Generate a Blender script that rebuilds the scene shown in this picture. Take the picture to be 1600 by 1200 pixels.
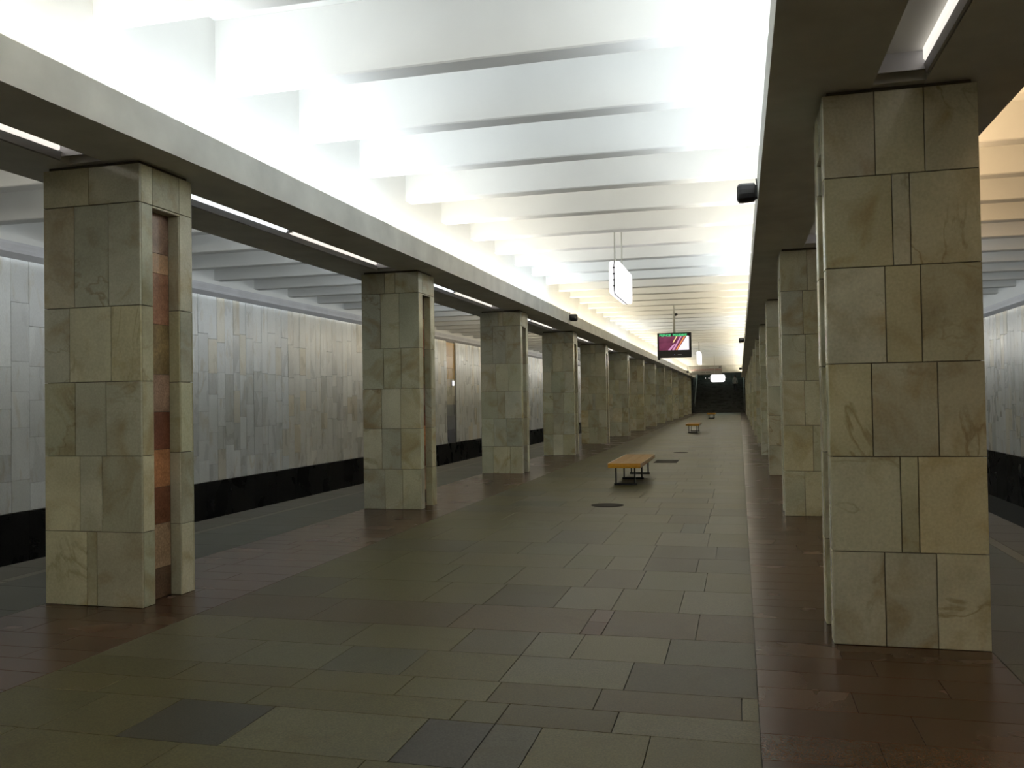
import bpy, math, random
from mathutils import Vector, Matrix
R = random.Random(7)
sc = bpy.context.scene
for o in list(bpy.data.objects): bpy.data.objects.remove(o)
COL = sc.collection

# ------------------------------------------------------------------ camera
YAW, PITCH, ROLL, EYE = .2535, .0187, -.0159, 1.5279
def make_camera():
    cy, sy, cp, sp, cr, sr = math.cos(YAW), math.sin(YAW), math.cos(PITCH), math.sin(PITCH), math.cos(ROLL), math.sin(ROLL)
    r = Vector((cy, sy, 0)); f = Vector((-sy, cy, 0)); u = Vector((0, 0, 1))
    f2 = f*cp+u*sp; u2 = u*cp-f*sp
    r3 = r*cr+u2*sr; u3 = u2*cr-r*sr
    c = bpy.data.cameras.new('camera'); o = bpy.data.objects.new('camera', c); COL.objects.link(o)
    m = Matrix((r3, u3, -f2)).transposed().to_4x4(); m.translation = Vector((0, 0, EYE))
    o.matrix_world = m
    c.sensor_width = 36; c.lens = 1370.7125/1600*36; c.clip_start = .05; c.clip_end = 300
    sc.camera = o
make_camera()

# ------------------------------------------------------------------ view, world, lights
vs = sc.view_settings
vs.view_transform = 'Standard'; vs.look = 'None'; vs.gamma = 1; vs.use_curve_mapping = False
vs.exposure = 0.0
w = bpy.data.worlds.new('world'); sc.world = w; w.use_nodes = True
w.node_tree.nodes['Background'].inputs[0].default_value = (.02, .02, .02, 1)
w.node_tree.nodes['Background'].inputs[1].default_value = 0

COVE, AISLE, CORN = 86., 62., 2.4
COOL, WARM, NEUT = (.87, .945, 1.0), (1.0, .89, .68), (1.0, .97, .88)
def area(x, y, z, sx, sy, power, col, tilt):
    """a strip light lying in a cove, or an added fill light, facing up and tilted by 'tilt' degrees towards +X"""
    l = bpy.data.lights.new('cove_or_fill_light', 'AREA'); l.shape = 'RECTANGLE'; l.size = sx; l.size_y = sy
    l.energy = power; l.color = col
    o = bpy.data.objects.new('cove_or_fill_light', l); COL.objects.link(o)
    o.location = (x, y, z); o.rotation_euler = (0, math.pi+math.radians(tilt), 0)
    return o
segs = [(-8, -2, NEUT), (-2, 5.0, NEUT), (5.0, 10.6, COOL), (10.6, 16.5, NEUT), (16.5, 20.5, COOL), (20.5, 30, WARM), (30, 36, NEUT), (36, 48, WARM), (48, 60, NEUT), (60, 86, WARM)]
for (a, b, c) in segs:
    L = b-a
    k = COVE*L/6*(1. if a < 9 and a > 0 else .88 if a < 17 else .76)
    area(-4.20, (a+b)/2, 3.668, .05, L-.1, k, c, 38)
    area(.325, (a+b)/2, 3.668, .05, L-.1, k, c, -38)
for (a, b, c) in [(-8, 9, NEUT), (9, 24, COOL), (24, 40, WARM), (40, 86, NEUT)]:
    L = b-a
    area(-5.49, (a+b)/2, 3.74, .06, L, AISLE*L/6, c, -50)
    area(-10.275, (a+b)/2, 3.775, .02, L, CORN*L/6, c, 180)
for (a, b, c) in [(-8, 15.2, (1., .70, .40)), (15.2, 30, COOL), (30, 86, NEUT)]:
    L = b-a
    area(1.62, (a+b)/2, 3.74, .06, L, AISLE*L/6*(1.3 if a < 0 else 1), c, 50)
    area(6.415, (a+b)/2, 3.595, .02, L, CORN*L/6, NEUT, 180)

# ------------------------------------------------------------------ helpers
def link(name, me, parent=None):
    o = bpy.data.objects.new(name, me); COL.objects.link(o)
    if parent: o.parent = parent
    return o
def tag(o, label=None, cat=None, group=None, kind=None):
    if label: o['label'] = label
    if cat: o['category'] = cat
    if group: o['group'] = group
    if kind: o['kind'] = kind
    return o
def empty(name, loc=(0, 0, 0)):
    o = bpy.data.objects.new(name, None); COL.objects.link(o); o.location = loc; o.empty_display_size = .1
    return o
class MB:
    """collects geometry for one mesh, with a tint per face"""
    def __init__(s): s.v = []; s.f = []; s.t = []; s.m = []
    def add(s, vs_, fs, tint=(1, 1, 1, .5), m=0):
        n = len(s.v); s.v += [tuple(p) for p in vs_]
        for f in fs: s.f.append(tuple(n+i for i in f)); s.t.append(tint); s.m.append(m)
        return s
    def box(s, x0, x1, y0, y1, z0, z1, tint=(1, 1, 1, .5), m=0):
        v = [(x, y, z) for z in (z0, z1) for y in (y0, y1) for x in (x0, x1)]
        return s.add(v, [(0, 2, 3, 1), (4, 5, 7, 6), (0, 1, 5, 4), (2, 6, 7, 3), (0, 4, 6, 2), (1, 3, 7, 5)], tint, m)
    def bbox(s, x0, x1, y0, y1, z0, z1, b, tint=(1, 1, 1, .5), m=0):
        """box with all edges chamfered"""
        X, Y, Z = (x0, x1), (y0, y1), (z0, z1); v = []; idx = {}
        for i in (0, 1):
            for j in (0, 1):
                for k in (0, 1):
                    sx, sy, sz = (b if i == 0 else -b), (b if j == 0 else -b), (b if k == 0 else -b)
                    idx[i, j, k, 0] = len(v); v.append((X[i], Y[j]+sy, Z[k]+sz))
                    idx[i, j, k, 1] = len(v); v.append((X[i]+sx, Y[j], Z[k]+sz))
                    idx[i, j, k, 2] = len(v); v.append((X[i]+sx, Y[j]+sy, Z[k]))
        f = []
        for i in (0, 1):
            f.append([idx[i, a, c, 0] for a, c in ((0, 0), (1, 0), (1, 1), (0, 1))])
            f.append([idx[a, i, c, 1] for a, c in ((0, 0), (1, 0), (1, 1), (0, 1))])
            f.append([idx[a, c, i, 2] for a, c in ((0, 0), (1, 0), (1, 1), (0, 1))])
        for i in (0, 1):
            for j in (0, 1):
                f.append([idx[i, j, 0, 0], idx[i, j, 1, 0], idx[i, j, 1, 1], idx[i, j, 0, 1]])
                f.append([idx[i, 0, j, 0], idx[i, 1, j, 0], idx[i, 1, j, 2], idx[i, 0, j, 2]])
                f.append([idx[0, i, j, 1], idx[1, i, j, 1], idx[1, i, j, 2], idx[0, i, j, 2]])
                for k in (0, 1): f.append([idx[i, j, k, 0], idx[i, j, k, 1], idx[i, j, k, 2]])
        c = Vector(((x0+x1)/2, (y0+y1)/2, (z0+z1)/2)); out = []
        for q in f:
            p = [Vector(v[i]) for i in q]; n = (p[1]-p[0]).cross(p[2]-p[0])
            out.append(q if n.dot(sum(p, Vector())/len(p)-c) > 0 else q[::-1])
        return s.add(v, out, tint, m)
    def tile(s, o, u, v, n, w, h, d, tint, gap=.004, b=.003, m=0):
        """a slab whose back lies on o, spanning w along u and h along v, d proud along n, chamfered front edge"""
        o, u, v, n = Vector(o), Vector(u), Vector(v), Vector(n); g = gap/2; P = []
        for (e, z) in ((g, 0), (g, d-b), (g+b, d)):
            P += [o+u*e+v*e+n*z, o+u*(w-e)+v*e+n*z, o+u*(w-e)+v*(h-e)+n*z, o+u*e+v*(h-e)+n*z]
        F = [(8, 9, 10, 11)]
        for k in (0, 4):
            for i in range(4): j = (i+1) % 4; F.append((k+i, k+j, k+4+j, k+4+i))
        if u.cross(v).dot(n) < 0: F = [q[::-1] for q in F]
        return s.add(P, F, tint, m)
    def tube(s, p0, p1, r0, r1=None, n=10, tint=(1, 1, 1, .5), m=0, caps=True):
        r1 = r0 if r1 is None else r1
        p0, p1 = Vector(p0), Vector(p1); a = (p1-p0).normalized(); t = Vector((1, 0, 0)) if abs(a.x) < .8 else Vector((0, 1, 0))
        u = a.cross(t).normalized(); v = a.cross(u); P = []
        for p, r in ((p0, r0), (p1, r1)):
            for i in range(n): th = 2*math.pi*i/n; P.append(p+(u*math.cos(th)+v*math.sin(th))*r)
        F = [(i, (i+1) % n, n+(i+1) % n, n+i) for i in range(n)]
        if caps: F += [tuple(range(n))[::-1], tuple(range(n, 2*n))]
        return s.add(P, F, tint, m)
    def prism(s, prof, y0, y1, tint=(1, 1, 1, .5), m=0):
        """closed profile [(x,z)...] counter-clockwise seen from -Y, extruded along Y"""
        n = len(prof); P = [(x, y0, z) for x, z in prof]+[(x, y1, z) for x, z in prof]
        return s.add(P, [(i, (i+1) % n, n+(i+1) % n, n+i) for i in range(n)]+[tuple(range(n))[::-1], tuple(range(n, 2*n))], tint, m)
    def mesh(s, name, mats):
        me = bpy.data.meshes.new(name); me.from_pydata(s.v, [], s.f)
        for mm in (mats if isinstance(mats, (list, tuple)) else [mats]): me.materials.append(mm)
        if any(s.m): me.polygons.foreach_set('material_index', s.m)
        a = me.attributes.new('tint', 'FLOAT_COLOR', 'FACE'); a.data.foreach_set('color', [c for t in s.t for c in t])
        me.update(); return me
    def build(s, name, mats, parent=None): return link(name, s.mesh(name, mats), parent)

# ------------------------------------------------------------------ materials
def newmat(name):
    m = bpy.data.materials.new(name); m.use_nodes = True
    nt = m.node_tree; b = nt.nodes['Principled BSDF']
    return m, nt, b
def N(nt, t, **k):
    n = nt.nodes.new(t)
    for a, v in k.items(): setattr(n, a, v)
    return n
def stone(name, rough=.25, cloud=1.1, cloud_amt=.22, fine=40, fine_amt=.12, stain=None, stain_lo=.58, vein=None, bump=.02, rand=.10, rough_amt=.1, stretch=(1, 1, 1), spec=.5):
    """stone coloured by the face attribute 'tint' (alpha shifts the pattern), with clouds, grain, stains and veins"""
    m, nt, b = newmat(name); L = nt.links.new
    at = N(nt, 'ShaderNodeAttribute', attribute_name='tint'); oi = N(nt, 'ShaderNodeObjectInfo')
    geo = N(nt, 'ShaderNodeNewGeometry')
    sh = N(nt, 'ShaderNodeMath', operation='MULTIPLY'); L(at.outputs['Alpha'], sh.inputs[0]); sh.inputs[1].default_value = 37.
    ad = N(nt, 'ShaderNodeVectorMath', operation='ADD'); L(geo.outputs['Position'], ad.inputs[0]); L(sh.outputs[0], ad.inputs[1])
    sc_ = N(nt, 'ShaderNodeVectorMath', operation='MULTIPLY'); L(ad.outputs[0], sc_.inputs[0]); sc_.inputs[1].default_value = stretch
    def noise(scale, det=4, dist=0, src=None):
        n = N(nt, 'ShaderNodeTexNoise'); n.inputs['Scale'].default_value = scale; n.inputs['Detail'].default_value = det
        n.inputs['Distortion'].default_value = dist; L((src or sc_).outputs[0], n.inputs['Vector']); return n
    n1 = noise(cloud, 5, .6); n2 = noise(fine, 2)
    def mr(n, lo, hi, a=.25, bb=.75, smooth=False):
        r = N(nt, 'ShaderNodeMapRange'); L(n.outputs[0], r.inputs[0])
        r.inputs[1].default_value = a; r.inputs[2].default_value = bb; r.inputs[3].default_value = lo; r.inputs[4].default_value = hi; return r
    r1 = mr(n1, 1-cloud_amt, 1+cloud_amt); r2 = mr(n2, 1-fine_amt, 1+fine_amt)
    r3 = N(nt, 'ShaderNodeMapRange'); L(oi.outputs['Random'], r3.inputs[0]); r3.inputs[3].default_value = 1-rand; r3.inputs[4].default_value = 1+rand
    mu = N(nt, 'ShaderNodeMath', operation='MULTIPLY'); L(r1.outputs[0], mu.inputs[0]); L(r2.outputs[0], mu.inputs[1])
    mu2 = N(nt, 'ShaderNodeMath', operation='MULTIPLY'); L(mu.outputs[0], mu2.inputs[0]); L(r3.outputs[0], mu2.inputs[1])
    vm = N(nt, 'ShaderNodeVectorMath', operation='SCALE'); L(at.outputs['Color'], vm.inputs[0]); L(mu2.outputs[0], vm.inputs['Scale'])
    out = vm.outputs[0]
    if stain:
        n3 = noise(2.3, 6, 1.2); r4 = mr(n3, 0, .75, stain_lo, .78)
        mx = N(nt, 'ShaderNodeMix', data_type='RGBA', blend_type='MULTIPLY'); L(r4.outputs[0], mx.inputs['Factor']); L(out, mx.inputs['A']); mx.inputs['B'].default_value = (*stain, 1); out = mx.outputs['Result']
    if vein:
        n4 = noise(.9, 6, 2.2); s1 = N(nt, 'ShaderNodeMath', operation='SUBTRACT'); L(n4.outputs[0], s1.inputs[0]); s1.inputs[1].default_value = .5
        s2 = N(nt, 'ShaderNodeMath', operation='ABSOLUTE'); L(s1.outputs[0], s2.inputs[0]); r5 = mr(s2, .6, 0, 0, .018)
        n5 = noise(.8, 2); r6 = mr(n5, 0, 1, .52, .66)
        mm = N(nt, 'ShaderNodeMath', operation='MULTIPLY'); L(r5.outputs[0], mm.inputs[0]); L(r6.outputs[0], mm.inputs[1])
        mx = N(nt, 'ShaderNodeMix', data_type='RGBA', blend_type='MULTIPLY'); L(mm.outputs[0], mx.inputs['Factor']); L(out, mx.inputs['A']); mx.inputs['B'].default_value = (*vein, 1); out = mx.outputs['Result']
    L(out, b.inputs['Base Color'])
    rr = mr(n1, rough-rough_amt, rough+rough_amt); L(rr.outputs[0], b.inputs['Roughness'])
    b.inputs['Specular IOR Level'].default_value = spec
    if bump:
        bp = N(nt, 'ShaderNodeBump'); bp.inputs['Strength'].default_value = bump; bp.inputs['Distance'].default_value = .01; L(n2.outputs[0], bp.inputs['Height']); L(bp.outputs[0], b.inputs['Normal'])
    return m
def plain(name, col, rough=.5, metal=0., noise_amt=0., scale=3.):
    m, nt, b = newmat(name); b.inputs['Roughness'].default_value = rough; b.inputs['Metallic'].default_value = metal
    b.inputs['Base Color'].default_value = (*col, 1)
    if noise_amt:
        g = N(nt, 'ShaderNodeNewGeometry'); n = N(nt, 'ShaderNodeTexNoise'); n.inputs['Scale'].default_value = scale; n.inputs['Detail'].default_value = 5
        nt.links.new(g.outputs['Position'], n.inputs['Vector'])
        r = N(nt, 'ShaderNodeMapRange'); nt.links.new(n.outputs[0], r.inputs[0]); r.inputs[1].default_value = .3; r.inputs[2].default_value = .7
        r.inputs[3].default_value = 1-noise_amt; r.inputs[4].default_value = 1+noise_amt
        v = N(nt, 'ShaderNodeVectorMath', operation='SCALE'); v.inputs[0].default_value = col; nt.links.new(r.outputs[0], v.inputs['Scale']); nt.links.new(v.outputs[0], b.inputs['Base Color'])
    return m
def glow(name, col, s):
    m, nt, b = newmat(name); b.inputs['Base Color'].default_value = (.8, .8, .8, 1)
    b.inputs['Emission Color'].default_value = (*col, 1); b.inputs['Emission Strength'].default_value = s
    return m
M = {}
M['marble'] = stone('column_marble', .17, 1.6, .20, 60, .10, stain=(.62, .45, .22), stain_lo=.50, vein=(.42, .32, .17), rough_amt=.06)
M['accent'] = stone('rust_granite', .16, 5., .35, 60, .25, stain=(.45, .3, .22), rough_amt=.05)
M['tile'] = stone('wall_tile_stone', .30, 1.2, .12, 50, .08, stain=(.72, .62, .45), stain_lo=.55, rough_amt=.08, stretch=(1, 1.6, .6))
M['floor'] = stone('floor_granite', .40, .9, .15, 110, .35, stain=(.75, .66, .48), stain_lo=.56, bump=.02, rough_amt=.03, rand=.03, spec=.17)
M['floor_red'] = stone('red_polished_granite', .27, 1.2, .10, 120, .25, bump=.01, rough_amt=.008, rand=.05, spec=.20)
M['black'] = stone('black_granite', .30, 1.5, .3, 60, .4, rand=.0, spec=.25)
M['paint'] = plain('white_ceiling_paint', (.80, .80, .775), .7, 0, .03, 1.2)
M['beam'] = plain('grey_beam_paint', (.70, .70, .66), .62, 0, .12, 2.2)
M['cornice'] = plain('cornice_paint', (.60, .60, .62), .5, 0, .08, 2)
M['mortar'] = plain('dark_mortar', (.09, .08, .055), .9)
M['grout'] = plain('pale_wall_grout', (.26, .26, .24), .9)
M['metal'] = plain('reflector_metal', (.45, .45, .47), .4, .3)
M['blackp'] = plain('black_plastic', (.012, .012, .013), .4)
M['steel'] = plain('painted_steel_rod', (.42, .42, .38), .45, .3)
M['iron'] = plain('black_iron', (.012, .012, .012), .5)
M['wood'] = plain('varnished_wood', (.24, .125, .03), .55, 0, .2, 14)
M['trench'] = plain('track_bed', (.02, .02, .018), .9)

# ------------------------------------------------------------------ dimensions
CY = [5.736+6*i for i in range(14)]          # fronts of the column pairs
CD, CW = .66, .88                            # depth along the hall, width across it
XL, XR = -4.393, .533                        # inner faces
ZB, ZT = 3.413, 3.689                        # beam underside and top edge
Y0, Y1 = -8., 88.
MIDX = (XL+XR)/2

# ------------------------------------------------------------------ floor
fl = MB(); fl.box(-6.93, 3.07, Y0, 100, -.25, -.012, (.030, .028, .02, 0)); fl.box(-10.5, -6.93, Y0, 100, -1.35, -1.2, (.02, .02, .018, 0), 1)
fl.box(3.07, 6.64, Y0, 100, -1.35, -1.2, (.02, .02, .018, 0), 1)
fl.box(-6.93, -6.75, Y0, 100, -1.2, -.25, (.05, .05, .045, 0)); fl.box(2.89, 3.07, Y0, 100, -1.2, -.25, (.05, .05, .045, 0))
floor = fl.build('floor', [M['floor'], M['trench']]); tag(floor, kind='structure')
GREY = (.078, .068, .030); BROWN = (.060, .047, .020); DARK = (.040, .037, .028); LIGHT = (.088, .080, .044); RED = (.060, .031, .016); PINK = (.090, .062, .045)
def vary(c, a=.06):
    k = 1+R.uniform(-a, a); return (c[0]*k*(1+R.uniform(-.04, .04)), c[1]*k, c[2]*k*(1+R.uniform(-.06, .06)), R.random())
rest = MB()
rest_red = MB()
def slab(name, x0, x1, y0, y1, c, single, gap=.0035):
    red = name == 'red_granite_bar'
    mb = MB() if single else rest_red if red else rest
    mb.tile((x0, y0, -.012), (1, 0, 0), (0, 1, 0), (0, 0, 1), x1-x0, y1-y0, .012, c, gap, .0015)
    if single: mb.build(name, M['floor_red' if red else 'floor'], floor)
XA, XB = -3.88, .06
rows_near = [2.2, 2.9, 3.5, 4.02, 4.30, 4.62, 5.12, 5.66, 6.34, 7.08, 7.84, 8.5, 9.2, 10.1, 10.87, 11.6]
special = {  # row start -> [(x0, x1, colour)] taken from the photograph, the rest of the row is filled in between
    3.5: [(-2.84, -2.3, DARK), (-1.48, -1.15, DARK), (-1.15, -.92, (.055, .052, .036))], 4.02: [(-1.15, -.6, BROWN), (-.6, .06, LIGHT)], 4.30: [(-1.28, -.73, BROWN), (-.73, -.02, BROWN), (-.02, .06, LIGHT)],
    4.62: [(-1.3, -.62, LIGHT), (-.62, .06, (.045, .038, .019))], 5.12: [(-1.75, -1.3, (.064, .057, .034)), (-1.0, -.45, LIGHT), (-.45, .06, (.062, .058, .035))],
    6.34: [(-1.9, -1.36, BROWN), (-1.36, -.93, LIGHT), (-.93, -.45, GREY), (-.45, .06, LIGHT)], 7.08: [(-1.26, -.83, BROWN), (-.83, -.3, LIGHT)],
    7.84: [(-1.2, -.86, LIGHT), (-.86, -.4, (.054, .044, .021)), (-.4, .06, (.062, .056, .030))], 8.5: [(-.86, -.25, (.056, .047, .023)), (-.25, .06, (.052, .043, .022))],
    9.2: [(-.88, -.35, LIGHT)], 10.1: [(-.42, .06, LIGHT)], 10.87: [(-.88, -.4, BROWN), (-.4, .06, LIGHT)]}
def row(y0, y1, single, sp=()):
    cur = XA; sp = sorted(sp)
    pieces = []
    def fill(a, b):
        while b-a > .02:
            wdt = R.choice([.5, .6, .6, .75, .9, 1.1]); wdt = min(wdt, b-a)
            if b-a-wdt < .22: wdt = b-a
            c = R.choice([GREY]*7+[LIGHT, (.064, .060, .036), (.064, .056, .032)])
            pieces.append((a, a+wdt, vary(c))); a += wdt
    for (a, b, c) in sp: fill(cur, a); pieces.append((a, b, vary(c, .03))); cur = b
    fill(cur, XB)
    for a, b, c in pieces: slab('floor_slab', a, b, y0, y1, c, single)
def redrow(y0, y1, single, strips=None):
    for i in range(-1, 15):
        pass
y = Y0
ys = []
while y < 2.2: ys.append(y); y += .68
ys = [v for v in ys if v < 1.9]+rows_near
strip = lambda c: (c-.075, c+.605)
y = 11.66
c_i = 1
allrows = list(zip(ys[:-1], ys[1:]))
for ci, c in enumerate(CY[1:]+[Y1+.1]):
    a = strip(c)[0]; s0 = (strip(CY[ci])[1] if ci else 11.6)
    if ci == 0: allrows.append((11.6, a)) if a-11.6 > .05 else None; continue
    n = round((a-s0)/.66); 
    cuts = [s0+(a-s0)*k/n+(R.uniform(-.09, .09) if 0 < k < n else 0) for k in range(n+1)]
    allrows += list(zip(cuts[:-1], cuts[1:]))
for a, b in allrows:
    key = next((k for k in special if abs(k-a) < 1e-6), None)
    if abs(a-5.66) < 1e-6: continue
    row(a, b, 2.5 < a < 12.2, special[key] if key else ())
for i, c in enumerate(CY):                      # reddish cross strips at every column pair
    a, b = (5.66, 6.34) if i == 0 else strip(c)
    cuts = [XA, -3.0, -1.95, -1.04, -.9, -.3, XB] if i == 0 else [XA, -3.1, -2.0, -1.1, -.4, XB]
    for k in range(len(cuts)-1):
        x0, x1 = cuts[k], cuts[k+1]
        if i == 0 and k == 3:
            slab('red_strip_slab', x0, x1, a, a+.33, vary(RED, .05), True); slab('red_strip_slab', x0, x1, a+.33, b, vary(PINK, .05), True)
        else: slab('red_strip_slab', x0, x1, a, b, vary((.066, .049, .025) if i == 0 else (.068, .058, .030), .06), i < 2)
for (x0, x1) in ((-5.27, XA), (XB, 1.41)):      # red bands under the columns: short bars
    y = Y0
    while y < Y1:
        d = R.choice([.22, .3, .3, .36])
        single = 3 < y < 11.5
        xs = [x0, x0+(x1-x0)*R.uniform(.3, .7), x1]
        for a, b in zip(xs[:-1], xs[1:]): slab('red_granite_bar', a, b, y, min(y+d, Y1), vary(R.choice([RED, RED, (.052, .026, .013), (.066, .036, .020)]), .12), single, .003)
        y += d
for s in (1, -1):                               # platform edges, mirrored about the hall's axis
    mx = lambda x: x if s > 0 else 2*MIDX-x
    for (x0, x1, c, st, nm) in ((-6.28, -5.27, (.048, .048, .033), .75, 'aisle_slab'), (-6.40, -6.28, (.10, .095, .065), 1.2, 'edge_line_slab'), (-6.93, -6.40, (.055, .046, .029), .6, 'edge_slab')):
        y = Y0; a0, a1 = sorted((mx(x0), mx(x1)))
        while y < Y1:
            slab(nm, a0, a1, y, min(y+st, Y1), vary(c, .1), (5.5 < y < 16) if s > 0 else (9 < y < 14)); y += st
o = rest.build('paving_slab', M['floor'], floor); tag(o, kind='stuff')
o = rest_red.build('red_paving', M['floor_red'], floor); tag(o, kind='stuff')

# ------------------------------------------------------------------ ceiling: slab and ribs
cl = MB(); cl.box(-10.7, 6.84, Y0-.3, 112, 4.88, 5.05)
ceiling = cl.build('ceiling', M['paint']); tag(ceiling, kind='structure')
RY = [5.218+1.5*k for k in range(-8, 56)]
mc = MB().bbox(-4.40, .545, 0, .23, 4.279, 4.89, .012).mesh('rib', M['paint'])
ml = MB().bbox(-10.6, -5.25, 0, .23, 4.06, 4.89, .012).mesh('aisle_rib', M['paint'])
mr_ = MB().bbox(1.39, 6.74, 0, .23, 4.06, 4.89, .012).mesh('aisle_rib', M['paint'])
for y in RY:
    if y > Y1+10: continue
    for nm, me in (('rib', mc), ('aisle_rib', ml), ('aisle_rib', mr_)):
        if nm == 'aisle_rib' and y > Y1: continue
        o = link(nm, me, ceiling); o.location = (0, y, 0)

# girder walls above the beams
for n_, xc in ((1, -4.839), (2, .973)):
    g = MB(); g.box(xc-.44, xc+.44 if n_ == 1 else xc+.44, Y0, 96, ZB+.14, 4.9)
    if n_ == 1: g.v = [(-4.368 if abs(v[0]-(xc+.44)) < 1e-4 else v[0], v[1], v[2]) for v in g.v]
    else: g.v = [(.51 if abs(v[0]-(xc-.44)) < 1e-4 else v[0], v[1], v[2]) for v in g.v]
    tag(g.build('trim_%d' % n_, M['paint']), kind='structure')

# ------------------------------------------------------------------ beams with lamp slots
def beam(xc, side):
    hw = .765; b = MB()
    # bottom plates either side of the slot, web above it, lips at both edges
    b.prism([(xc-hw, ZB), (xc-.15, ZB), (xc-.15, ZB+.21), (xc+.15, ZB+.21), (xc+.15, ZB), (xc+hw, ZB), (xc+hw, ZT), (xc+hw-.04, ZT), (xc+hw-.04, ZB+.14), (xc+.40, ZB+.14), (xc+.40, ZB+.3), (xc-.40, ZB+.3), (xc-.40, ZB+.14), (xc-hw+.04, ZB+.14), (xc-hw+.04, ZT), (xc-hw, ZT)], Y0, Y1)
    for c in CY: b.box(xc-.151, xc+.151, c-.04, c+CD+.04, ZB+.002, ZB+.2)
    o = b.build('ceiling_beam', M['beam'])
    tag(o, 'long grey beam resting on the %s row of columns, lamp slots in its underside' % side, 'beam', 'grey beams on the two column rows')
beam(-4.843, 'left'); beam(.973, 'right')
M['lampc'] = glow('cool_diffuser', (.93, .96, 1.), 1.3); M['lampw'] = glow('warm_diffuser', (1., .93, .84), 1.0)
ords = ['first', 'second', 'third', 'fourth', 'fifth', 'sixth', 'seventh', 'eighth', 'ninth', 'tenth', 'eleventh', 'twelfth', 'thirteenth', 'fourteenth']
lampmesh = {}
def slot_lamp(xc, s, ya, yb, label, grp, i):
    """s = -1: lit wall on the -X side of the slot (left beam), +1 on the +X side"""
    e = empty('slot_lamp', (xc, ya, ZB)); tag(e, label, 'lamp', grp)
    L = yb-ya; key = (s, round(L, 2), i % 3 == 0)
    if key not in lampmesh:
        ch = MB(); t = .004
        q = lambda a, b: sorted((a*s, b*s))
        ch.box(-.146, .146, 0, L, .19, .196); ch.box(*q(.142, .148), 0, L, .02, .19); ch.box(-.146, .146, 0, .01, .03, .196); ch.box(-.146, .146, L-.01, L, .03, .196)
        lip = MB(); a, b = q(.105, .142); 
        lip.add([(.142*s, .01, .06), (.120*s, .01, .065), (.128*s, .01, .004), (.142*s, .01, 0), (.142*s, L-.01, .06), (.120*s, L-.01, .065), (.128*s, L-.01, .004), (.142*s, L-.01, 0)],
                [(0, 1, 5, 4), (1, 2, 6, 5), (2, 3, 7, 6), (3, 0, 4, 7), (0, 3, 2, 1), (4, 5, 6, 7)])
        a, b = q(.108, .141); h = L/2
        d1 = MB().bbox(a, b, .03, h-.05, .066, .185, .012); d2 = MB().bbox(a, b, h+.05, L-.03, .066, .185, .012)
        a, b = q(.095, .143)
        hd = MB().bbox(a, b, h-.045, h+.045, .08, .188, .006)
        first, second = ('lampc', 'lampw') if key[2] else ('lampw', 'lampw')
        lampmesh[key] = [('reflector', ch.mesh('reflector', M['metal'])), ('lip', lip.mesh('lip', M['metal'])), ('diffuser', d1.mesh('diffuser', M['lampc'])), ('diffuser', d2.mesh('diffuser', M[second])), ('holder', hd.mesh('holder', M['metal']))]
    for nm, me in lampmesh[key]: link(nm, me, e)
for xc, s, side in ((-4.843, -1, 'left'), (.973, 1, 'right')):
    grp = 'slot lamps under the %s beam' % side
    slot_lamp(xc, s, .6, CY[0]-.14, 'long slot lamp under the %s beam before its nearest column' % side, grp, 1)
    for i in range(13):
        slot_lamp(xc, s, CY[i]+CD+.14, CY[i+1]-.14, 'long slot lamp under the %s beam between its %s and %s columns' % (side, ords[i], ords[i+1]), grp, i)

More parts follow.
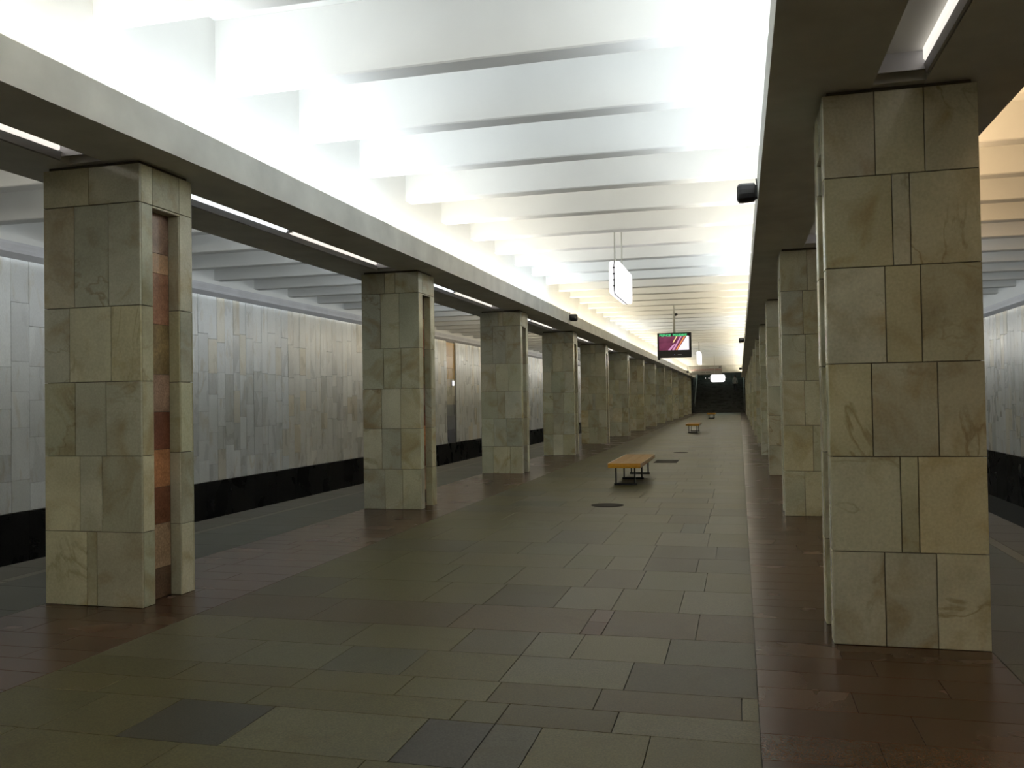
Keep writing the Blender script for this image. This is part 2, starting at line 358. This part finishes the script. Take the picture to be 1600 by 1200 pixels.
# ------------------------------------------------------------------ columns
CREAM = (.485, .475, .335)
def cream(dark=0):
    k = R.uniform(.86, 1.1)*(1-dark); g = R.uniform(-.02, .02)
    return ((CREAM[0]+g)*k, CREAM[1]*k, (CREAM[2]-g+R.uniform(-.02, .03))*k, R.random())
ACC = [((0, .24), (.13, .075, .045)), ((.24, .59), (.30, .20, .12)), ((.59, .88), (.22, .085, .045)), ((.88, 1.18), (.42, .19, .085)), ((1.18, 1.48), (.17, .06, .035)),
       ((1.48, 1.78), (.25, .16, .11)), ((1.78, 2.18), (.22, .155, .07)), ((2.18, 2.59), (.30, .15, .09)), ((2.59, 2.75), (.42, .26, .15)), ((2.75, 3.07), (.22, .14, .10))]
T = .018
def column_parts(rows, cuts, inner, detailed):
    """parts in the column's own frame: x 0..CW (inner face at x=0 when inner=-1 else x=CW), y 0..CD"""
    parts = []; core = MB(); core.box(T, CW-T, T, CD-T, 0, 3.387) if not inner else None
    ny0, ny1, nd, nz = .15, .49, .10, 3.07
    # core with a niche cut on the two broad sides that face hall and platform
    core = MB()
    core.box(T, CW-T, T, ny0-.004, 0, 3.387); core.box(T, CW-T, ny1+.004, CD-T, 0, 3.387); core.box(nd+.012, CW-nd-.012, ny0-.004, ny1+.004, 0, 3.387); core.box(T, CW-T, ny0-.004, ny1+.004, nz+.012, 3.387)
    parts.append(('core', core.mesh('core', M['mortar'])))
    tl = []
    for k in range(len(rows)-1):                # front and back faces
        z0, z1 = rows[k], rows[k+1]; cx = [0]+cuts[k]+[CW]
        for a, b in zip(cx[:-1], cx[1:]): tl.append(((a, T, z0), (1, 0, 0), (0, 0, 1), (0, -1, 0), b-a, z1-z0, T, cream()))
        cx = [0, CW*.34, CW*.67, CW]
        for a, b in zip(cx[:-1], cx[1:]): tl.append(((a, CD-T, z0), (1, 0, 0), (0, 0, 1), (0, 1, 0), b-a, z1-z0, T, cream()))
    for sx in (0, 1):                           # the two sides with the recessed strip
        X = T if sx == 0 else CW-T; n = (-1, 0, 0) if sx == 0 else (1, 0, 0)
        for k in range(len(rows)-1):
            z0, z1 = rows[k], rows[k+1]
            if z0 >= 3.0: 
                tl.append(((X, T, z0), (0, 1, 0), (0, 0, 1), n, ny0-T, z1-z0, T, cream())); tl.append(((X, ny0, z0), (0, 1, 0), (0, 0, 1), n, ny1-ny0, z1-z0, T, cream())); tl.append(((X, ny1, z0), (0, 1, 0), (0, 0, 1), n, CD-T-ny1, z1-z0, T, cream()))
            else:
                zz = min(z1, 3.39)
                tl.append(((X, T, z0), (0, 1, 0), (0, 0, 1), n, ny0-T, zz-z0, T, cream()))
                tl.append(((X, ny1, z0), (0, 1, 0), (0, 0, 1), n, CD-T-ny1, zz-z0, T, cream()))
                if zz > nz: tl.append(((X, ny0, nz), (0, 1, 0), (0, 0, 1), n, ny1-ny0, zz-nz, T, cream()))
            # reveal behind the rear jamb and the front jamb
            if z0 < nz:
                zz = min(z1, nz); d = nd-.0
                xa = .004 if sx == 0 else CW-nd-.004
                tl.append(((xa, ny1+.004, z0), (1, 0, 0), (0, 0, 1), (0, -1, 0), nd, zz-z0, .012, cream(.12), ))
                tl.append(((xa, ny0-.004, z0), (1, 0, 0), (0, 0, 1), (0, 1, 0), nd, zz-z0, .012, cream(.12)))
        if rows[-2] > 3.0: pass
        xa = .004 if sx == 0 else CW-nd-.004
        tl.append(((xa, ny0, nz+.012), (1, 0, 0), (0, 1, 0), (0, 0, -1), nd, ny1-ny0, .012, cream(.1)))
    cap = MB(); cap.box(.03, CW-.03, .03, CD-.03, 3.38, ZB+.004)
    ac = []
    for sx in (0, 1):
        X = nd+.012 if sx == 0 else CW-nd-.012; n = (-1, 0, 0) if sx == 0 else (1, 0, 0)
        for (z0, z1), c in ACC:
            k = R.uniform(.85, 1.15); ac.append(((X, ny0+.008, z0), (0, 1, 0), (0, 0, 1), n, ny1-ny0-.016, z1-z0, .012, (c[0]*k, c[1]*k, c[2]*k, R.random())))
    parts.append(('cap_joint', cap.mesh('cap_joint', M['mortar'])))
    if detailed:
        for t in tl: parts.append(('marble_slab', MB().tile(*t, gap=.005, b=.0025).mesh('marble_slab', M['marble'])))
        for t in ac: parts.append(('rust_slab', MB().tile(*t, gap=.003, b=.0015).mesh('rust_slab', M['accent'])))
    else:
        a = MB(); [a.tile(*t, gap=.005, b=.0025) for t in tl]; b = MB(); [b.tile(*t, gap=.003, b=.0015) for t in ac]
        parts.append(('marble_cladding', a.mesh('marble_cladding', M['marble']))); parts.append(('rust_cladding', b.mesh('rust_cladding', M['accent'])))
    return parts
rowsL = [0, .57, 1.15, 1.72, 2.30, 3.09, 3.387]; rowsR = [0, .57, 1.15, 1.72, 2.31, 2.87, 3.387]
L0 = [[.385, .475], [.325, .525], [.285, .565], [.235, .615], [.285, .595], [.42]]
R0 = [[.30, .59], [.40, .50], [.25, .62], [.34, .54], [.39, .49], [.30, .58]]
def rc():
    return [R.choice([[.29, .58], [.25, .62], [.36, .52], [.40, .50], [.33, .60], [.27, .55]]) for _ in range(6)]
protos = {}
def protoset(key, rows, cuts, detailed):
    if key not in protos: protos[key] = column_parts(rows, cuts, True, detailed)
    return protos[key]
def column(x, i, side):
    e = empty('marble_column', (x, CY[i], 0))
    tag(e, '%s marble-clad column from the camera in the %s row' % (ords[i].capitalize(), side), 'column', 'marble columns of the %s row' % side)
    rows, c0 = (rowsL, L0) if side == 'left' else (rowsR, R0)
    det = i < 6
    key = (side, i if i < 3 else 3+i % 3, det)
    far = MB()
    for nm, me in protoset(key, rows, c0 if i == 0 else rc(), det):
        o = link(nm, me, e)
        if nm.endswith('_cladding'): o['kind'] = 'stuff'
for i in range(14): column(XL-CW, i, 'left')
for i in range(14): column(XR, i, 'right')

# ------------------------------------------------------------------ track walls
def wall(side):
    s = 1 if side == 'left' else -1
    X = -10.3 if s > 0 else 2*MIDX+10.3        # face of the tiles
    n = (s, 0, 0); top = 3.74 if s > 0 else 3.56
    wb = MB(); a, b = sorted((X-s*.03, X-s*.30)); niche = (30.3, 31.4) if s > 0 else None
    if niche:
        wb.box(a, b, Y0, niche[0], -1.3, 4.9); wb.box(a, b, niche[1], 100, -1.3, 4.9); wb.box(a, b-.06, *niche, -1.3, 4.9)
    else: wb.box(a, b, Y0, 100, -1.3, 4.9)
    ws = wb.build('wall_'+side, M['grout']); tag(ws, kind='structure')
    bk = MB(); a, b = sorted((X-s*.03, X+s*.0))
    y = Y0
    while y < Y1+6:
        bk.tile((X-s*.03, y, -1.25), (0, 1, 0), (0, 0, 1), n, .9, 1.24, .028, (.012, .012, .011, R.random())); y += .9
    tag(bk.build('black_plinth', M['black'], ws), kind='stuff')
    cladd = MB(); y = Y0; cnt = 0
    while y < Y1+4:
        wd = R.uniform(.24, .36)
        if niche and y < niche[0] < y+wd+.12: wd = niche[0]-y
        if niche and niche[0]-.01 <= y < niche[1]-.01: y = niche[1]; continue
        z = 0; zs = [0]; mid = R.uniform(2.12, 2.28)
        z = R.uniform(.3, .75)
        while z < mid-.3: zs.append(z); z += R.uniform(.38, .80)
        zs += [mid]; 
        if R.random() < .7: zs.append(mid+R.uniform(.6, .95))
        zs.append(top)
        for z0, z1 in zip(zs[:-1], zs[1:]):
            q = R.random(); k = R.uniform(.90, 1.04)
            if y > 18.5 and y < 29 and s > 0: base = (.69, .66, .58)
            else: base = (.66, .67, .65)
            if q < .12 and z1 < 2.6: base = (base[0]*.86, base[1]*.86, base[2]*.84)
            elif q < .2: base = (base[0]*.97, base[1]*.91, base[2]*.80)
            t = (base[0]*k, base[1]*k, base[2]*k, R.random())
            proud = .03+R.uniform(-.003, .004)
            args = ((X-s*.03, y, z0), (0, 1, 0), (0, 0, 1), n, wd, z1-z0, proud, t)
            single = s > 0 and ((9.6 < y < 11.6) or (14.6 < y < 23.2))
            if single: MB().tile(*args, gap=.004, b=.003).build('stone_tile', M['tile'], ws); cnt += 1
            else: cladd.tile(*args, gap=.004, b=.003)
        y += wd
    tag(cladd.build('stone_cladding', M['tile'], ws), kind='stuff')
    print('TILES', side, cnt)
    if niche:
        y0, y1 = niche
        segs_ = [(0, .5, (.13, .14, .18)), (.5, 1.0, (.20, .21, .24)), (1.0, 1.41, (.27, .28, .29)), (1.41, 1.72, (.52, .49, .38)), (1.72, 2.07, (.60, .58, .46)), (2.07, 2.36, (.58, .52, .38)), (2.36, 2.75, (.50, .34, .13)), (2.75, 3.2, (.55, .35, .12)), (3.2, 3.7, (.48, .30, .10))]
        for z0, z1, c in segs_:
            MB().tile((X-.088, y0, z0), (0, 1, 0), (0, 0, 1), n, y1-y0, z1-z0, .03, (*c, R.random())).build('accent_tile', M['tile'], ws)
    # cornice
    c = MB(); zt = top+.21
    pr = [(0, .06), (.042, .05), (.042, -.018), (.05, -.022), (.16, .05), (.16, .09), (.13, .10), (.15, .17), (.15, .21), (0, .21)]
    P = [(X+s*a, top+b) for a, b in pr]
    if s < 0: P = P[::-1]
    c.prism(P, Y0, Y1+2); a, b = sorted((X-s*.05, X+s*.02)); 
    tag(c.build('trim_%d' % (3 if s > 0 else 4), M['cornice']), kind='structure')
    up = MB(); a, b = sorted((X-s*.03, X+s*.01)); up.box(a, b, Y0, Y1+2, zt+.03, 4.9)
    tag(up.build('trim_%d' % (5 if s > 0 else 6), M['paint']), kind='structure')
wall('left'); wall('right')
bw = MB(); bw.box(-10.6, 6.8, Y0-.3, Y0, -1.3, 4.9); tag(bw.build('wall_back', M['cornice']), kind='structure')

# ------------------------------------------------------------------ far end: stairs, lintel, upper hall
st = empty('wide_staircase', (MIDX, Y1, 0)); tag(st, 'wide dark granite staircase climbing out of the far end of the hall', 'staircase')
W2 = (XR-XL)/2+.02
for k in range(22):
    b = MB(); b.bbox(-W2, W2, .33*k, .33*k+.37, 0 if k < 2 else .155*(k-1), .155*(k+1), .012, (.055, .058, .052, R.random())); b.build('step', M['black'], st)
b = MB(); b.box(-W2, W2, .33*22, .33*22+8, 3.2, 3.41, (.05, .05, .045, 0)); b.build('landing', M['black'], st)
for s in (-1, 1):
    b = MB(); b.tube((s*(W2-.12), .2, .95), (s*(W2-.12), 7.2, 4.2), .03)
    for k in range(0, 8): y = .2+k; z = .95+(4.2-.95)*k/7.; b.tube((s*(W2-.12), y, z-.95), (s*(W2-.12), y, z), .015, n=6)
    b.build('handrail', M['steel'], st)
    a = MB(); x0, x1 = sorted((MIDX+s*W2, MIDX+s*(W2+.25))); a.box(x0, x1, Y1+.02, Y1+16, 0, 4.9, (.05, .05, .045, .3)); tag(a.build('wall_stair_%s' % ('left' if s < 0 else 'right'), M['black']), kind='structure')
a = MB(); a.box(-5.4, 1.5, 103.5, 103.8, 0, 6.2, (.20, .24, .20, .3)); tag(a.build('wall_front', M['tile']), kind='structure')
a = MB(); a.box(-10.6, XL-.2, Y1+4, Y1+4.3, -1.3, 4.9, (.03, .03, .03, 0)); a.box(XR+.2, 6.8, Y1+4, Y1+4.3, -1.3, 4.9, (.03, .03, .03, 0)); tag(a.build('wall_end', M['black']), kind='structure')
area(MIDX, 96, 4.8, 3, 7, 70, (.8, 1, .9), 180)  # added fill light with no fixture, brightens the person and upper stairs
for k in range(7):                             # row of small gate lamps at the top of the stairs
    g = empty('ticket_gate', (-3.6+k*.36, 99.5, 3.415))
    MB().bbox(-.07, .07, -.3, .3, 0, .30 if k % 2 else .28, .02).build('housing', M['blackp'], g)
    MB().bbox(-.045 if k % 2 else -.03, .045 if k % 2 else .03, -.315, -.29, .19, .26, .004).build('indicator', M['lampw'], g)
    tag(g, '%s of the seven low ticket gates above the far stairs, counted from the left' % ords[k].capitalize(), 'gate', 'ticket gates above the far stairs')
ln = MB(); ln.bbox(-4.33, .48, 78.2, 78.5, 3.66, 4.275, .01); tag(ln.build('trim_7', M['beam']), kind='structure')
M['sign'] = plain('sign_board_enamel', (.30, .29, .27), .5); M['signred'] = plain('faded_red_paint', (.34, .15, .15), .5); M['signdk'] = plain('dark_grey_paint', (.12, .12, .14), .5)
sg = empty('overhead_sign', (-2.82, 78.1, 3.5)); tag(sg, 'wide pale overhead sign with a red line of lettering before the far stairs', 'sign')
MB().bbox(-1.40, 1.40, -.04, .04, 0, .77, .012).build('panel', M['sign'], sg)
t = MB(); x = -1.2
while x < 1.25:
    wl = R.uniform(.05, .1); h = R.uniform(.09, .15)
    if not -.02 < x < .06: t.box(x, x+wl*.7, -.046, -.041, .36, .36+h)
    x += wl+.02
tag(t.build('red_lettering', M['signred'], sg), kind='stuff')
t = MB(); x = -.42
while x < .42:
    wl = R.uniform(.05, .09)
    if not -.12 < x < -.02: t.box(x, x+wl*.7, -.046, -.041, .15, .15+R.uniform(.08, .11))
    x += wl+.015
tag(t.build('dark_lettering', M['signdk'], sg), kind='stuff')
t = MB(); t.tube((1.23, -.041, .62), (1.23, -.048, .62), .085, n=20); t.build('round_emblem', M['signdk'], sg)
t = MB(); t.box(.3, 1.1, -.046, -.041, .60, .64); t.build('thin_grey_line', M['cornice'], sg)

# ------------------------------------------------------------------ benches
def bench(y, L, label, nfr):
    e = empty('platform_bench', (-1.985, y, 0)); tag(e, label, 'bench', 'wooden benches along the middle of the hall')
    for k in range(3):
        x0 = -.28+k*.1867; MB().bbox(x0+.001, x0+.1857, 0, L, .325, .39, .006).build('seat_plank', M['wood'], e)
    MB().bbox(-.283, .283, -.012, .0, .31, .388, .004).build('end_rail', M['wood2'], e)
    MB().bbox(.28, .292, -.012, L+.012, .31, .392, .004).build('side_rail', M['wood3'], e); MB().bbox(-.292, -.28, -.012, L+.012, .31, .392, .004).build('side_rail', M['wood3'], e)
    for k in range(nfr):
        yy = .12+(L-.3)*k/(nfr-1) if nfr > 1 else L/2
        f = MB(); f.bbox(-.18, -.155, yy, yy+.05, .02, .326, .004); f.bbox(.155, .18, yy, yy+.05, .02, .326, .004); f.bbox(-.20, .20, yy-.01, yy+.06, 0, .035, .004); f.bbox(-.2, .2, yy, yy+.05, .30, .326, .004)
        f.build('leg_frame', M['iron'], e)
M['wood2'] = plain('orange_varnished_wood', (.52, .25, .02), .3, 0, .15, 20); M['wood3'] = plain('pale_wood_rail', (.42, .27, .14), .3, 0, .1, 10)
bench(15.42, 2.6, 'nearest wooden bench on three black iron frames in mid hall', 3)
bench(38.6, 2.2, 'middle wooden bench of the three down the hall, beyond the nearest', 2)
bench(63.9, 2.2, 'farthest small wooden bench in front of the dark stairs', 2)

# ------------------------------------------------------------------ floor covers
M['manhole'] = plain('worn_bronze_cover', (.022, .016, .010), .75, 0, .3, 20)
t = MB(); t.tube((-1.87, 12.57, -.004), (-1.87, 12.57, .004), .235, n=40)
mh = t.build('manhole_cover', M['manhole']); tag(mh, 'round dark metal cover set in the floor in front of the nearest bench', 'manhole cover')
MB().tube((-1.87, 12.57, .004), (-1.87, 12.57, .007), .20, n=32).build('inner_plate', M['manhole'], mh)
h = MB(); h.bbox(-2.0, -1.46, 20.9, 21.85, -.002, .005, .002); hh = h.build('floor_hatch', M['manhole']); tag(hh, 'rectangular dark hatch in the floor right behind the nearest bench', 'hatch')
MB().bbox(-1.95, -1.51, 20.97, 21.78, .005, .008, .001).build('hatch_plate', M['manhole'], hh)
d = MB(); d.tube((-1.62, 24.9, -.002), (-1.62, 24.9, .005), .2, n=24); dd = d.build('drain_cover', M['manhole']); tag(dd, 'small round drain cover in the floor beyond the rectangular hatch', 'drain cover')

# ------------------------------------------------------------------ hanging light boxes
M['box'] = glow('light_box_plastic', (.99, .96, 1.), 1.6)
def rounded(hx, hz, r, n=5):
    out = []
    for cx, cz, a0 in ((hx-r, hz-r, 0), (-hx+r, hz-r, 90), (-hx+r, -hz+r, 180), (hx-r, -hz+r, 270)):
        for k in range(n+1): a = math.radians(a0+90*k/n); out.append((cx+r*math.cos(a), cz+r*math.sin(a)))
    return out
def lightbox(loc, L, H, along, label, rods, ztop):
    e = empty('hanging_light_box', loc); tag(e, label, 'light box', 'lit boxes hanging from the ceiling')
    def P(a, t, z): return (t, a, z) if along == 'y' else (a, t, z)
    def shell(t0, t1):
        m = MB(); pr = rounded(L/2, H/2, .14); pi = rounded(L/2-.02, H/2-.02, .12); n = len(pr)
        v = [P(a, t0, z) for a, z in pr]+[P(a, t1*.75+t0*.25, z) for a, z in pr]+[P(a, t1, z) for a, z in pi]
        f = [(i, (i+1) % n, n+(i+1) % n, n+i) for i in range(n)]+[(n+i, n+(i+1) % n, 2*n+(i+1) % n, 2*n+i) for i in range(n)]+[tuple(range(2*n, 3*n)), tuple(range(n))[::-1]]
        m.add(v, f); return m
    shell(.008, .085).build('lit_shell', M['box'], e); shell(-.008, -.085).build('lit_shell', M['box'], e)
    fr = MB(); pr = rounded(L/2+.006, H/2+.006, .14); n = len(pr)
    fr.add([P(a, -.008, z) for a, z in pr]+[P(a, .008, z) for a, z in pr], [(i, (i+1) % n, n+(i+1) % n, n+i) for i in range(n)]+[tuple(range(n)), tuple(range(n, 2*n))])
    for k in range(4):
        z = -H/2+.13+k*(H-.26)/3; fr.box(*(sorted((-.02, .02))+[-L/2-.012, -L/2] if along == 'y' else [-L/2-.012, -L/2, -.02, .02]), z-.01, z+.01)
    fr.build('frame', M['iron'], e)
    for r in rods:
        m = MB(); m.tube(P(r, 0, H/2-.01), P(r, 0, ztop-loc[2]), .011, n=8); m.tube(P(r, 0, ztop-loc[2]-.02), P(r, 0, ztop-loc[2]), .04, n=10); m.build('rod', M['steel'], e)
    return e
lightbox((-1.97, 15.36, 3.545), 1.85, .56, 'y', 'nearest hanging white light box, seen edge on above mid hall', (-.78, .14), 4.88)
lightbox((-1.97, 46.2, 3.545), 1.85, .62, 'y', 'small distant hanging light box just right of the television', (-.5, .5), 4.88)
lightbox((-1.38, 60, 2.785), .94, .50, 'x', 'bright white light box facing the camera below the far overhead sign', (-.2,), 4.88)

# ------------------------------------------------------------------ television on a pole
tv = empty('hanging_television', (-1.885, 27, 4.88)); tag(tv, 'black television on a ceiling pole showing a dark red picture', 'television')
MB().bbox(-.508, .508, -.02, .09, -2.135, -1.375, .012).build('casing', M['blackp'], tv)
MB().bbox(-.40, .40, .09, .30, -2.05, -1.46, .04).build('back_cover', M['blackp'], tv)
MB().bbox(-.508, -.43, -.01, .10, -2.19, -2.13, .008).build('corner_bracket', M['blackp'], tv)
def screen_mat():
    m, nt, b = newmat('screen_picture'); L = nt.links.new
    tc = N(nt, 'ShaderNodeTexCoord'); sp = N(nt, 'ShaderNodeSeparateXYZ'); L(tc.outputs['Generated'], sp.inputs[0])
    n = N(nt, 'ShaderNodeTexNoise'); n.inputs['Scale'].default_value = 3; L(tc.outputs['Generated'], n.inputs['Vector'])
    r = N(nt, 'ShaderNodeValToRGB'); L(n.outputs[0], r.inputs[0])
    r.color_ramp.elements[0].position = .35; r.color_ramp.elements[0].color = (.12, .015, .05, 1); r.color_ramp.elements[1].position = .7; r.color_ramp.elements[1].color = (.22, .04, .10, 1)
    L(r.outputs[0], b.inputs['Emission Color']); b.inputs['Emission Strength'].default_value = 1; b.inputs['Base Color'].default_value = (.01, .01, .01, 1)
    return m
sw0, sw1, sz0, sz1 = -.455, .44, -1.905, -1.435
scr = MB(); scr.box(sw0, sw1, -.024, -.019, sz0, sz1); so = scr.build('screen', screen_mat(), tv)
def poly(pts, mat, name, off):
    m = MB(); W, H = sw1-sw0, sz1-sz0; P = [(sw0+u*W, -.024-off, sz0+v*H) for u, v in pts]+[(sw0+u*W, -.0235, sz0+v*H) for u, v in pts]; n = len(pts)
    m.add(P, [tuple(range(n)), tuple(range(n, 2*n))[::-1]]+[(i, (i+1) % n, n+(i+1) % n, n+i) for i in range(n)]); return m.build(name, mat, so)
def sglow(n, c, e):
    m = glow(n, c, e); m.node_tree.nodes['Principled BSDF'].inputs['Base Color'].default_value = (.01, .01, .01, 1); return m
E1 = sglow('screen_white', (1, .93, 1), 1.1); E2 = sglow('screen_orange', (1., .35, .12), .9); E3 = sglow('screen_pink', (.95, .45, .75), .75); E4 = sglow('screen_green', (.12, .95, .35), .8); E5 = sglow('screen_black', (.01, .003, .01), .5); E6 = sglow('screen_yellow', (1., .75, .35), 1.)
poly([(0, .90), (1, .90), (1, 1), (0, 1)], E5, 'picture_band', .0012)
poly([(.62, .0), (1, 0), (1, .88), (.93, .90)], E1, 'picture_white_area', .002)
poly([(.55, 0), (.60, 0), (.89, .90), (.84, .90)], E2, 'picture_stripe', .0008)
poly([(.44, 0), (.50, 0), (.77, .90), (.72, .90)], E3, 'picture_stripe', .0008)
poly([(.30, 0), (.38, 0), (.56, .42), (.46, .34)], E3, 'picture_stripe', .0012)
poly([(.45, .50), (.49, .48), (.62, .90), (.58, .90)], E6, 'picture_stripe', .0008)
cu = bpy.data.curves.new('screen_text', 'FONT'); cu.body = 'ВЕРНОЕ  РЕШЕНИЕ'; cu.size = .088; cu.align_x = 'CENTER'; cu.extrude = .0005; cu.offset = .004
to = bpy.data.objects.new('tmp_text', cu); COL.objects.link(to); bpy.context.view_layer.update()
me = bpy.data.meshes.new_from_object(to.evaluated_get(bpy.context.evaluated_depsgraph_get())); bpy.data.objects.remove(to); me.materials.clear(); me.materials.append(E4)
tx = link('green_lettering', me, so); tx.rotation_euler = (math.pi/2, 0, 0); tx.location = (-.03, -.0268, -1.482); tx['label'] = 'green lettering'
ind = MB(); ind.box(.0, .015, -.023, -.019, -2.05, -2.035); ind.build('power_light', glow('blue_led', (.2, .3, 1), 1.5), tv)
ind = MB(); ind.box(.10, .22, -.022, -.019, -2.05, -2.035); ind.build('button_row', M['metal'], tv)
p = MB(); p.tube((0, .04, -1.38), (0, .04, -.75), .035, n=12); p.tube((0, .04, -.75), (0, .04, -.3), .022, n=10); p.build('pole', M['steel'], tv)
p = MB(); p.tube((0, .04, -.32), (-.13, .04, 0), .014, n=8); p.tube((0, .04, -.32), (.13, .04, 0), .014, n=8); p.bbox(-.18, .18, -.02, .10, -.02, 0, .004); p.build('ceiling_bracket', M['steel'], tv)
p = MB(); p.tube((.035, .04, -.83), (.10, .02, -.81), .04, n=12); p.build('cable_clamp', M['iron'], tv)

# ------------------------------------------------------------------ loudspeakers on the beams
def speaker(x, y, z, s, label):
    """s=-1: sticks out towards -X (right beam); s=+1 towards +X (left beam)"""
    e = empty('loudspeaker', (x, y, z)); tag(e, label, 'speaker', 'black loudspeakers on the beam faces')
    b = MB(); n = 14; rings = ((.02, .075), (.03, .088), (.15, .092), (.175, .088), (.19, .07)); P = []
    for d_, r in rings:
        for k in range(n):
            a = 2*math.pi*(k+.5)/n; c, q = math.cos(a), math.sin(a); m = (abs(c)**3+abs(q)**3)**(-1/3)
            P.append((s*d_, r*c*m, r*q*m-.03*d_))
    F = []
    for i in range(len(rings)-1):
        for k in range(n): j = (k+1) % n; q = (i*n+k, i*n+j, (i+1)*n+j, (i+1)*n+k); F.append(q if s > 0 else q[::-1])
    F += [tuple(range(n)) if s < 0 else tuple(range(n))[::-1]]; F += [tuple(range(n*(len(rings)-1), n*len(rings)))]
    b.add(P, F); b.build('housing', M['blackp'], e)
    g = MB(); a, c = sorted((s*.188, s*.194)); g.bbox(a, c, -.055, .055, -.062, .05, .002); g.build('grille', M['iron'], e)
    m = MB(); a, c = sorted((0, s*.025)); m.bbox(a, c, -.05, .05, -.06, .06, .003); m.tube((0, .03, .05), (s*.01, .03, .14), .006, n=6); m.build('mount', M['iron'], e)
speaker(.208, 8.85, 3.52, -1, 'large black loudspeaker on the right beam, nearest the camera')
speaker(.208, 33.2, 3.60, -1, 'small black loudspeaker on the right beam right of the television')
speaker(.208, 68.5, 3.66, -1, 'tiny black loudspeaker on the right beam beside the overhead sign')
speaker(-4.078, 21.6, 3.575, 1, 'black loudspeaker on the left beam above its fourth column')
speaker(-4.078, 71.5, 3.60, 1, 'tiny black loudspeaker at the far end of the left beam')

for k in ('manhole', 'wood'): M[k].node_tree.nodes['Principled BSDF'].inputs['Specular IOR Level'].default_value = .15

# ------------------------------------------------------------------ glint in the wall recess, imitated by an added glowing block
wl = empty('recess_glint', (-10.35, 31.0, 2.2)); tag(wl, 'small bright glint built as a glowing block in the orange and grey recess of the left wall', 'lamp')
MB().bbox(-.01, .05, -.09, .09, -.12, .12, .02).build('glint_backing', M['metal'], wl); MB().bbox(.05, .09, -.07, .07, -.09, .09, .015).build('glint_block', M['lampc'], wl)

# ------------------------------------------------------------------ person climbing the stairs
def person():
    px, py, pz = -.42, Y1+.33*12+.2, .155*13
    e = empty('person', (px, py, pz)); tag(e, 'person in a white shirt and dark trousers climbing the far stairs', 'person')
    V = [(0, 0, .88), (0, .03, 1.02), (0, .08, 1.20), (0, .14, 1.36), (0, .17, 1.45), (0, .19, 1.52), (0, .21, 1.60), (0, .21, 1.68),
         (.09, 0, .84), (.10, .10, .48), (.10, -.06, .09), (.10, .06, .05),          # right leg
         (-.09, 0, .84), (-.10, .28, .62), (-.10, .22, .24), (-.10, .34, .21),       # left leg raised a step
         (.17, .13, 1.36), (.23, .08, 1.10), (.22, .20, .88), (.22, .24, .82),
         (-.17, .13, 1.36), (-.23, .10, 1.10), (-.22, .24, .90), (-.22, .28, .84)]
    Ed = [(0, 1), (1, 2), (2, 3), (3, 4), (4, 5), (5, 6), (6, 7), (0, 8), (8, 9), (9, 10), (10, 11), (0, 12), (12, 13), (13, 14), (14, 15), (3, 16), (16, 17), (17, 18), (18, 19), (3, 20), (20, 21), (21, 22), (22, 23)]
    Rd = [.14, .13, .15, .15, .065, .075, .10, .07, .09, .065, .045, .05, .09, .065, .045, .05, .065, .05, .035, .04, .065, .05, .035, .04]
    me = bpy.data.meshes.new('body'); me.from_pydata(V, Ed, []); o = bpy.data.objects.new('tmp_body', me); COL.objects.link(o)
    o.modifiers.new('s', 'SKIN'); 
    if not me.skin_vertices: me.attributes  # created with the modifier
    sd = me.skin_vertices[0].data if me.skin_vertices else None
    if sd:
        for i, r in enumerate(Rd): sd[i].radius = (r, r*.85); 
        sd[0].use_root = True
    su = o.modifiers.new('u', 'SUBSURF'); su.levels = 2; su.render_levels = 2
    bpy.context.view_layer.update()
    m2 = bpy.data.meshes.new_from_object(o.evaluated_get(bpy.context.evaluated_depsgraph_get())); bpy.data.objects.remove(o)
    m2.materials.clear()
    for mm in (plain('white_shirt', (.85, .80, .77), .8), plain('dark_trousers', (.03, .03, .04), .8), plain('skin', (.35, .2, .14), .6), plain('shoe', (.02, .02, .02), .5)): m2.materials.append(mm)
    for p in m2.polygons:
        c = p.center; p.material_index = 2 if c.z > 1.47 or (c.z < .9 and abs(c.x) > .185) else (0 if c.z > .86 else (3 if c.z < .12 and c.x > 0 or (c.z < .29 and c.x < 0) else 1))
        p.use_smooth = True
    link('body', m2, e)
    hb = MB()
    for i in range(6):
        for j in range(12):
            pass
    import bmesh
    bm = bmesh.new(); bmesh.ops.create_uvsphere(bm, u_segments=14, v_segments=9, radius=1); 
    for v in bm.verts: v.co = Vector((v.co.x*.088, .195+v.co.y*.10, 1.665+v.co.z*.085))
    mh_ = bpy.data.meshes.new('hair'); bm.to_mesh(mh_); bm.free(); mh_.materials.append(plain('dark_hair', (.02, .015, .012), .7)); link('hair', mh_, e)
person()
